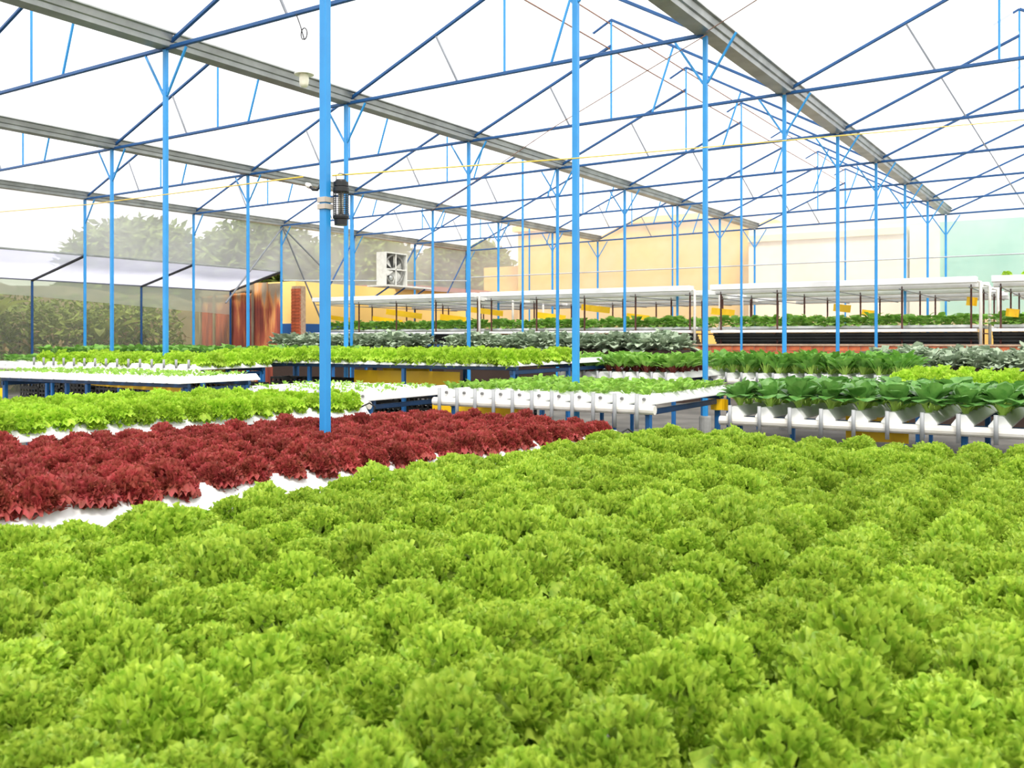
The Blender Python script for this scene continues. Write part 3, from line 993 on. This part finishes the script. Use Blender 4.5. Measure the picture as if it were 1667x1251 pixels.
ysheet_px(952, 1048, 608, 618, 12.3, 'small yellow sheet under the bushy greens', G1)
ysheet_px(1376, 1480, 680, 720, 8.75, 'amber yellow sheet under the pak choi bench', G1)
ysheet_px(1156, 1186, 650, 668, 9.35, 'yellow sheet between young lettuce and pak choi', G1)
for k, (a, c, t0, t1, y, w) in enumerate(((538, 575, 516, 523, 24.4, 'at the far left end of the racks'), (628, 688, 507, 516, 24.4, 'left rack, upper of the pair'),
        (606, 656, 518, 525, 26.0, 'left rack, lower of the pair'), (716, 760, 514, 524, 25.6, 'left rack near its middle'),
        (765, 820, 503, 512, 24.4, 'at the right end of the left rack'), (874, 922, 511, 521, 25.8, 'middle rack, leftmost'),
        (946, 994, 498, 508, 24.4, 'middle rack, highest'), (1020, 1058, 512, 520, 25.8, 'middle rack, low on its right'),
        (1158, 1197, 503, 514, 24.6, 'behind the gap before the brick wall rack'), (1357, 1386, 496, 508, 24.2, 'brick wall rack, left of the pair'),
        (1403, 1424, 505, 514, 25.4, 'brick wall rack, right of the pair'), (1574, 1592, 484, 498, 23.9, 'brick wall rack at its right end'), (1638, 1660, 503, 516, 23.9, 'hung in the rack at the right edge'))):
    ysheet_px(a, c, t0, t1, y, 'yellow sheet %s' % (w if 'at ' == w[:3] or 'behind' in w or 'hung' in w else 'in the '+w), G2, .12)

# ------------------------------------------------------------------ rusty corrugated shed wall
RY = gy(4)+.25
t = thing('corrugated_wall', 'rusty corrugated iron wall with grey timber frame at left', 'wall', (-25.3, RY, 0))
def corr(name, x0, x1, z0, z1, dy=0.0):
    b = MB()
    n = max(8, int((x1-x0)/.018))
    vs, fs = [], []
    for a in range(n+1):
        x = x0+(x1-x0)*a/n
        yy = dy+.016*sin(x*2*pi/.08)
        vs += [(x, yy, z0), (x, yy, z1), (x, yy+.004, z0), (x, yy+.004, z1)]
    for a in range(n):
        o = a*4
        fs += [(o, o+4, o+5, o+1), (o+2, o+3, o+7, o+6), (o+1, o+5, o+7, o+3)]
    b.add(vs, fs)
    return b.obj(name, 'rust_sheet', t, smooth=True)
xs = []
for px in (328, 350, 377, 398, 413, 434, 456):
    xs.append(at(px, 500, RY)[0]+25.3)
for k in range(6):
    ztop = at((328+456)/2, [478, 478, 476, 472, 462, 464][k], RY)[1]
    corr('corrugated_panel', xs[k], xs[k+1]+.05, 0, ztop, .02*(k % 2))
b = MB(); b.box(xs[0], xs[4], -.01, .03, at(370, 477, RY)[1], at(370, 464, RY)[1]); b.obj('fascia', 'timber', t)
for k in (0, 1, 2, 4):
    b = MB(); b.bar((xs[k]+.02, -.06, 0), (xs[k]+.02, -.06, at(400, 474 if k < 4 else 448, RY)[1]), .075); b.obj('timber_post', 'timber', t)
b = MB(); b.bar((xs[0], -.10, at(330, 482, RY)[1]), (xs[4], -.10, at(410, 474, RY)[1]), .08); b.obj('timber_rail', 'timber', t)

# brick pillar beside the shed
px0, px1 = at(474, 500, 24.2)[0], at(488, 500, 24.2)[0]
t = thing('brick_pillar', 'weathered orange brick pillar between rusty sheets and yellow house', 'pillar', ((px0+px1)/2, 24.2, 0))
pw = px1-px0
b = MB(); b.box(-pw/2+.01, pw/2-.01, .01, .3, 0, at(480, 466, 24.2)[1]); b.obj('pillar_core', 'mortar', t)
b = MB(); b.box(-pw/4+.006, pw/4-.006, -.01, .06, -.05, .05); bm2 = b.mesh('brick', 'brick')
z = 1.5
while z < at(480, 466, 24.2)[1]-.05:
    for s in (-1, 1): put('brick', bm2, t, (s*pw/4, 0, z))
    z += .115

# ------------------------------------------------------------------ houses outside
def house(name, label, x0, x1, y0, y1, ztop, wall, parts=()):
    t = thing(name, label, 'building', ((x0+x1)/2, (y0+y1)/2, 0))
    cx, cy = (x0+x1)/2, (y0+y1)/2
    b = MB(); b.box(x0-cx, x1-cx, y0-cy, y1-cy, -.14, ztop); b.obj('wall', wall, t)
    for nm, mt, bx in parts:
        b = MB(); b.box(bx[0]-cx, bx[1]-cx, bx[2]-cy, bx[3]-cy, bx[4], bx[5]); b.obj(nm, mt, t)
    return t
hx0, hx1 = -27.5, -24.9
house('yellow_house', 'yellow house with blue base and red tiled roof behind the fan', hx0, hx1, 24.9, 37, H+2.15, 'house_yellow',
      [('base_band', 'house_blue', (hx1-.05, hx1+.03, 24.85, 37, -.14, H+.62)),
       ('base_band', 'house_blue', (hx0, hx1+.03, 24.85, 24.95, -.14, H+.62)),
       ('roof_edge', 'roof_tile', (hx0-.3, hx1+.3, 30.5, 37.3, H+2.15, H+2.33))])
house('back_building', 'large yellow building seen hazily through the back plastic wall', -23.6, -12.3, 38, 48, H+5.25, 'house_ochre',
      [('parapet', 'house_yellow', (-23.8, -12.1, 37.8, 38.2, H+5.1, H+5.35)), ('roof_block', 'house_ochre', (-26.2, -23.6, 39, 47, -.14, H+3.6))])
house('back_building', 'pale building seen hazily through the back wall right of the yellow one', -12.2, -6.3, 37, 46, H+4.6, 'house_white',
      [('string_course', 'house_cream', (-12.2, -6.3, 36.9, 37.05, H+3.9, H+4.15)), ('lower_wall', 'house_ochre', (-12.2, -6.3, 36.9, 37.02, -.14, H+.9))])
house('back_building', 'teal green building seen hazily through the back wall at right', -6.2, 6, 37, 46, H+4.25, 'house_teal',
      [('lower_wall', 'house_ochre', (-6.2, 6, 36.9, 37.02, -.14, H+.9)), ('gable_panel', 'house_white', (-6.2, -5.2, 36.9, 37.02, H+.9, H+4.2))])

# ------------------------------------------------------------------ trees and bushes outside the left wall
def crown(name, mat, n, rx, ry, rz, size, seed, flat=.0):
    rg = random.Random(seed)
    V, F = [], []
    for i in range(n):
        while True:
            p = Vector((rg.uniform(-1,1), rg.uniform(-1,1), rg.uniform(-1,1)))
            if .25 < p.length < 1: break
        p = Vector((p.x*rx, p.y*ry, p.z*rz))
        d = Vector((rg.gauss(0,1), rg.gauss(0,1), rg.gauss(0,.7)-.2)).normalized()
        u = d.cross(Vector((rg.gauss(0,1), rg.gauss(0,1), rg.gauss(0,1)))).normalized()
        s = size*rg.uniform(.6, 1.3)
        o = len(V)
        nrm = d.cross(u)
        V += [p, p+d*s*.5+u*s*.2+nrm*s*.06, p+d*s, p+d*s*.5-u*s*.2+nrm*s*.06]
        F += [(o, o+1, o+2), (o, o+2, o+3)]
    return mesh(name, V, F, mat)
def tree(name, label, x, y, h, r, mat, seed, cat='tree', n=10000, size=.5, group=None):
    t = thing(name, label, cat, (x, y, -.14), 0, group)
    b = MB(); b.tube([(0,0,0), (.05,.03,h*.4), (0,.05,h*.75)], [.12, .09, .04], 8); b.obj('trunk', 'bark', t, smooth=True)
    put('crown', crown('crown', mat, n, r, r, h*.36, size, seed), t, (0, 0, h*.66))
    return t
TL = ['hazy tree behind the left plastic wall, nearest the rusty sheets', 'hazy tree behind the left plastic wall above the brick pillar', 'hazy tree behind the fan on the left wall',
      'hazy tree behind the left wall right of the fan', 'hazy tree behind the back left corner']
for k, (x, y, h, r) in enumerate(((-36.0, 26.5, 6.8, 3.2), (-35.5, 33, 7.4, 3.4), (-35.0, 40, 7.6, 3.4), (-33.0, 47, 7.6, 3.4), (-30.0, 54, 7.6, 3.2))):
    tree('tree', TL[k], x, y, h, r, 'tree_leaf', 500+k, group='trees behind the left wall')
BL = ['first', 'second', 'third', 'fourth', 'fifth', 'sixth', 'seventh']
for k, y in enumerate((11.4, 13.0, 14.8, 16.4, 18.1, 19.6, 20.9)):
    t = thing('bush', 'olive bush behind the net wall, %s from the left edge' % BL[k], 'bush', (-27.9+random.uniform(-.3,.3), y, -.14), 0, 'bushes behind the net')
    b = MB(); b.tube([(0,0,0), (.05,.02,.8), (0,.05,1.6)], [.06, .05, .02], 6); b.obj('stem', 'bark', t)
    put('foliage', crown('foliage', 'bush_leaf', 1500, 1.0, 1.25, 1.45, .26, 600+k), t, (0, 0, 1.7))
    put('dry_foliage', crown('dry_foliage', 'dry_leaf', 220, 1.05, 1.25, 1.2, .26, 650+k), t, (0.1, 0, 1.3))
def banana(x, y, h, label, seed):
    rg = random.Random(seed)
    t = thing('banana_plant', label, 'plant', (x, y, -.14), 0, 'banana plants behind the net')
    b = MB(); b.tube([(0,0,0), (0,0,h*.55)], [.1, .06], 8); b.obj('stem', 'bush_leaf', t)
    for i in range(8):
        lm = spoon_leaf('leaf', seed+i, .25, .17, h*.6, radians(rg.uniform(50, 80)), rg.uniform(1.3, 2.2), .03, ('bush_leaf', 'banana_leaf'), .3, 4, 10)
        put('leaf', lm, t, (0, 0, h*.5), (0, 0, i*.785+rg.uniform(-.2, .2)))
banana(-27.6, 12.5, 2.8, 'banana plant with drooping leaves behind the net, nearest the left edge', 700)
banana(-27.6, 15.2, 2.9, 'banana plant behind the net between the first two lean-to posts', 720)
banana(-27.5, 18.8, 2.6, 'banana plant behind the net near the rusty sheets', 740)
# earth bank behind the bushes
b = MB()
vs, fs = [], []
for a in range(25):
    y = 2+a*1.4
    for (x, z) in ((-28.6, -.14), (-30.2, 2.3), (-33.5, 3.4), (-40, 3.6)):
        vs.append((x+.25*sin(a*1.7), y, z*(1+.06*sin(a*2.3)) if z > 0 else z))
for a in range(24):
    for q in range(3):
        fs.append((a*4+q, a*4+q+1, (a+1)*4+q+1, (a+1)*4+q))
b.add(vs, fs)
b.obj('ground_bank', 'soil', kind='structure', smooth=True)

# ------------------------------------------------------------------ extractor fan
FY, FX = 28.05, XD+.08
zt_, zb_ = at(0, 0, 1)[1], 0
def zat(py, x, y): return H+(CY-py)/FPX*(-sin(YAW)*x+cos(YAW)*y)
f0, f1 = zat(467, XD, FY), zat(413, XD, FY)
fs_ = (f1-f0)/2
t = thing('extractor_fan', 'square louvred extractor fan mounted on the left plastic wall', 'fan', (FX, FY, f0))
b = MB()
D_ = .46
b.box(0, D_, -fs_, -fs_+.04, 0, 2*fs_); b.box(0, D_, fs_-.04, fs_, 0, 2*fs_)
b.box(0, D_, -fs_+.04, fs_-.04, 0, .04); b.box(0, D_, -fs_+.04, fs_-.04, 2*fs_-.04, 2*fs_)
b.obj('casing', 'fan_case', t)
b = MB(); b.box(0.02, .04, -fs_+.04, fs_-.04, .04, 2*fs_-.04); b.obj('back_shutter', 'dark_plug', t)
b = MB()
ring = [(cos(2*pi*k/28), sin(2*pi*k/28)) for k in range(29)]
b.tube([(.34, c_*fs_*.88, fs_+s_*fs_*.88) for c_, s_ in ring], .045, 6, False); b.obj('shroud_ring', 'fan_metal', t, smooth=True)
b = MB(); b.tube([(.2, 0, fs_), (.40, 0, fs_)], .09, 12); hub = b.obj('hub', 'fan_metal', t, smooth=True)
for k in range(6):
    a = k*pi/3+.3
    b = MB()
    vs = []
    for r, w, tw in ((.12, .07, .06), (.5, .17, .05), (.84, .2, .03)):
        cx_, cz_ = cos(a)*fs_*r, sin(a)*fs_*r
        nx_, nz_ = -sin(a), cos(a)
        for s in (-1, 1):
            vs.append((.28+s*tw, cx_+s*nx_*w*.7, fs_+cz_+s*nz_*w*.7))
    b.add(vs, [(0,2,3,1), (2,4,5,3)])
    b.obj('blade', 'fan_case', hub, smooth=True)
b = MB()
b.box(.40, .43, -.025, .025, .03, 2*fs_-.03); b.box(.40, .43, -fs_+.04, fs_-.04, fs_-.02, fs_+.02); b.obj('guard_bar', 'fan_case', t)
b = MB(); b.tube([(.3, -.28, .30), (.3, -.10, .30)], .11, 12); b.obj('motor', 'galv', t, smooth=True)
t = thing('fan_shelf', 'pale metal shelf carrying the extractor fan', 'shelf', (FX, FY, f0-.06))
b = MB(); b.box(-.02, 1.0, -fs_-.5, fs_+.9, 0, .06); b.obj('shelf_plate', 'fan_case', t)
for yy in (-fs_-.3, 0, fs_+.6):
    b = MB(); b.bar((0, yy, -.45), (.85, yy, -.02), .05); b.obj('bracket', 'blue_shaded', t)

# ------------------------------------------------------------------ insect lantern, lamp, cords
px_, py_ = gx(0), gy(-1)
lx, ly = px_+.065, py_+.085
zt = zat(293, lx, ly); zb = zat(367, lx, ly); hh = zt-zb
t = thing('insect_lantern', 'black caged insect lantern strapped to the nearest blue post', 'lantern', (lx, ly, zb))
b = MB(); b.lathe([(0.0, hh), (.035, hh), (.04, hh-.012), (.052, hh-.016), (.052, hh-.045), (.048, hh-.047), (.056, hh-.055), (.056, hh-.082), (.05, hh-.084), (0, hh-.084)], n=20)
b.obj('top_cap', 'black', t)
b = MB(); b.lathe([(0, .068), (.054, .068), (.056, .06), (.054, .045), (.046, .04), (.044, 0), (0, 0)], n=20); b.obj('base_cup', 'black', t)
for k in range(8):
    a = 2*pi*k/8
    b = MB(); b.tube([(.05*cos(a), .05*sin(a), .06), (.05*cos(a), .05*sin(a), hh-.08)], .0025, 5); b.obj('cage_rod', 'black', t)
for k in range(13):
    z = .072+(hh-.158)*k/12
    b = MB(); b.tube([(.052*cos(2*pi*q/20), .052*sin(2*pi*q/20), z) for q in range(21)], .0028, 5, False); b.obj('cage_ring', 'black', t)
for s in (-1, 1):
    b = MB(); b.tube([(s*.014, 0, .06), (s*.014, 0, hh-.085)], .008, 8); b.obj('light_tube', 'bulb', t, smooth=True)
b = MB(); b.tube([(-.04, 0, hh), (-.045, 0, hh+.03), (0, -.01, hh+.045), (.045, 0, hh+.03), (.04, 0, hh)], .003, 6); b.obj('hanger', 'black', t)
for k, pyv in enumerate((326, 337)):
    zc_ = zat(pyv, px_, py_)
    b = MB(); s_ = .036
    for (a, c_) in (((-s_,-s_),(s_,-s_)), ((s_,-s_),(s_,s_)), ((s_,s_),(-s_,s_)), ((-s_,s_),(-s_,-s_))):
        b.bar((a[0], a[1], 0), (c_[0], c_[1], 0), .008, .035)
    b.obj('clamp_band', 'tape', None, (px_, py_, zc_), label='%s pale metal band clamped round the nearest post' % ('upper' if k == 0 else 'lower'), cat='band', group='clamp bands')
zc_ = zat(300, px_, py_)
t = thing('lamp_socket', 'white plug socket with black lead tied left of nearest post', 'socket', (px_-.135, py_-.02, zc_))
b = MB(); b.tube([(-.02,0,.012), (.0,0,.0), (.02,0,-.012)], [.012,.02,.015], 10); b.obj('plug', 'lamp_white', t, smooth=True)
b = MB(); b.tube([(.02,0,-.012), (.04,0,-.03), (.07,.01,-.035), (.085,.03,.0)], .011, 8); b.obj('lead', 'black', t, smooth=True)

def cord(name, pts, r, mat, label, sag=0.0):
    out = []
    for i in range(len(pts)-1):
        a, c = Vector(pts[i]), Vector(pts[i+1])
        for k in range(12 if i == len(pts)-2 else 12):
            u = k/12
            p = a.lerp(c, u); p.z -= sag*4*u*(1-u)
            out.append(p)
    out.append(Vector(pts[-1]))
    b = MB(); b.tube(out, r, 6)
    return b.obj(name, mat, label=label, cat='cord', smooth=True)
def ray(px, py, d):
    r = (px-833.5)/FPX*d; c, s = cos(YAW), sin(YAW)
    return (-s*d+c*r, c*d+s*r, H+(CY-py)/FPX*d)
cord('yellow_rope', [ray(-80, 352, 13.0), ray(145, 333, 11.0), ray(493, 288, 6.5)], .005, 'cord_yellow', 'thin yellow cord from the left edge to the nearest post')
cord('yellow_rope', [ray(541, 286, 6.45), ray(935, 258, 7.9), ray(1278, 229, 9.2), ray(1760, 187, 11.0)], .0055, 'cord_yellow', 'thin yellow cord from nearest post to the right edge')
cord('brown_cord', [ray(1260, -18, 9.5), ray(1150, 52, 12.0)], .006, 'cord_brown', 'brown cord crossing the broad right gutter')
cord('grey_wire', [ray(1148, 58, 12.0), ray(905, 205, 14.0), ray(700, 345, 22.0)], .006, 'cord_brown', 'thin slack wire slanting down left from the broad gutter')

lx, ly = at(495, 130, gy(0)-.05)[0], gy(0)-.05
d_ = -sin(YAW)*lx+cos(YAW)*ly
z0 = zat(143, lx, ly); z1 = zat(122, lx, ly)
t = thing('pendant_lamp', 'white pendant lamp bulb with flat shade hanging near the gutter', 'lamp', (lx, ly, z1))
b = MB(); b.lathe([(.015, .05), (.025, .03), (.115, .012), (.118, .0), (.112, .0), (.02, .02)], n=24); b.obj('shade', 'lamp_white', t, smooth=True)
b = MB(); b.lathe([(.05, .012), (.055, 0), (.058, -.06), (.052, -.12), (.035, -.145), (0, -.15)], n=20); b.obj('bulb', 'bulb', t, smooth=True)
cz = gz(lx, gy(0))-z1
b = MB(); b.tube([(0,0,.05), (0,0,cz*.55)], .004, 6); b.obj('flex', 'wire_grey', t)
b = MB(); b.tube([(0,0,cz*.55)]+[(.05*sin(2*pi*k/14), 0, cz*.55+.07-.07*cos(2*pi*k/14)) for k in range(1, 14)]+[(0, 0, cz*.55+.01), (-.06,.0,cz*.78), (-.16,.03,cz)], .007, 6); b.obj('loop', 'black', t, smooth=True)

# ------------------------------------------------------------------ black crates added to darken the space under the benches
def crate_mesh():
    b = MB()
    w, d, h = .58, .38, .30
    for x in (-w/2, w/2-.02): b.box(x, x+.02, -d/2, d/2, 0, .02)
    b.box(-w/2, w/2, -d/2, d/2, 0, .02)
    for z in (.06, .13, .20, .27):
        b.box(-w/2, w/2, -d/2, -d/2+.02, z, z+.03); b.box(-w/2, w/2, d/2-.02, d/2, z, z+.03)
        b.box(-w/2, -w/2+.02, -d/2, d/2, z, z+.03); b.box(w/2-.02, w/2, -d/2, d/2, z, z+.03)
    for k in range(7):
        x = -w/2+(w-.03)*k/6
        b.box(x, x+.03, -d/2, -d/2+.015, 0, h); b.box(x, x+.03, d/2-.015, d/2, 0, h)
    for k in range(1, 4):
        y = -d/2+d*k/4
        b.box(-w/2, -w/2+.015, y, y+.03, 0, h); b.box(w/2-.015, w/2, y, y+.03, 0, h)
    return b.mesh('shade_crate', 'black_tube')
CR = crate_mesh()
for x0, n, y, lev, where in ((-10.6, 7, 10.5, 3, 'under the long lettuce bench'), (-13.0, 6, 8.75, 3, 'under the bench with grey feed tubes'), (-16.6, 5, 10.1, 3, 'under the bench at far left'), (-11.2, 4, 7.15, 1, 'under the seedling bench at left')):
    for k in range(n):
        for v in range(lev):
            put('shade_crate', CR, None, (x0+k*.66, y+random.uniform(-.04, .04), .302*v), (0, 0, random.uniform(-.05, .05)), None,
                'black slatted crate added as shade filler '+where, 'crate', 'black crates '+where)
# ------------------------------------------------------------------ dark hoses on the ground under the benches
for k, (x0, y0, x1, y1) in enumerate(((-12.5, 8.8, -6.2, 9.0), (-12.0, 11.6, -6.0, 11.2), (-5.5, 10.2, -2.9, 10.8))):
    b = MB()
    b.tube([(x0+(x1-x0)*q/10, y0+(y1-y0)*q/10+.08*sin(q*1.3+k), .03) for q in range(11)], .028, 8)
    b.obj('drain_hose', 'black_tube', smooth=True, label=['black hose on the floor under the seedling benches', 'black hose on the floor under the long lettuce bench', 'black hose on the floor behind the young lettuce bench'][k], cat='hose', group='black hoses')
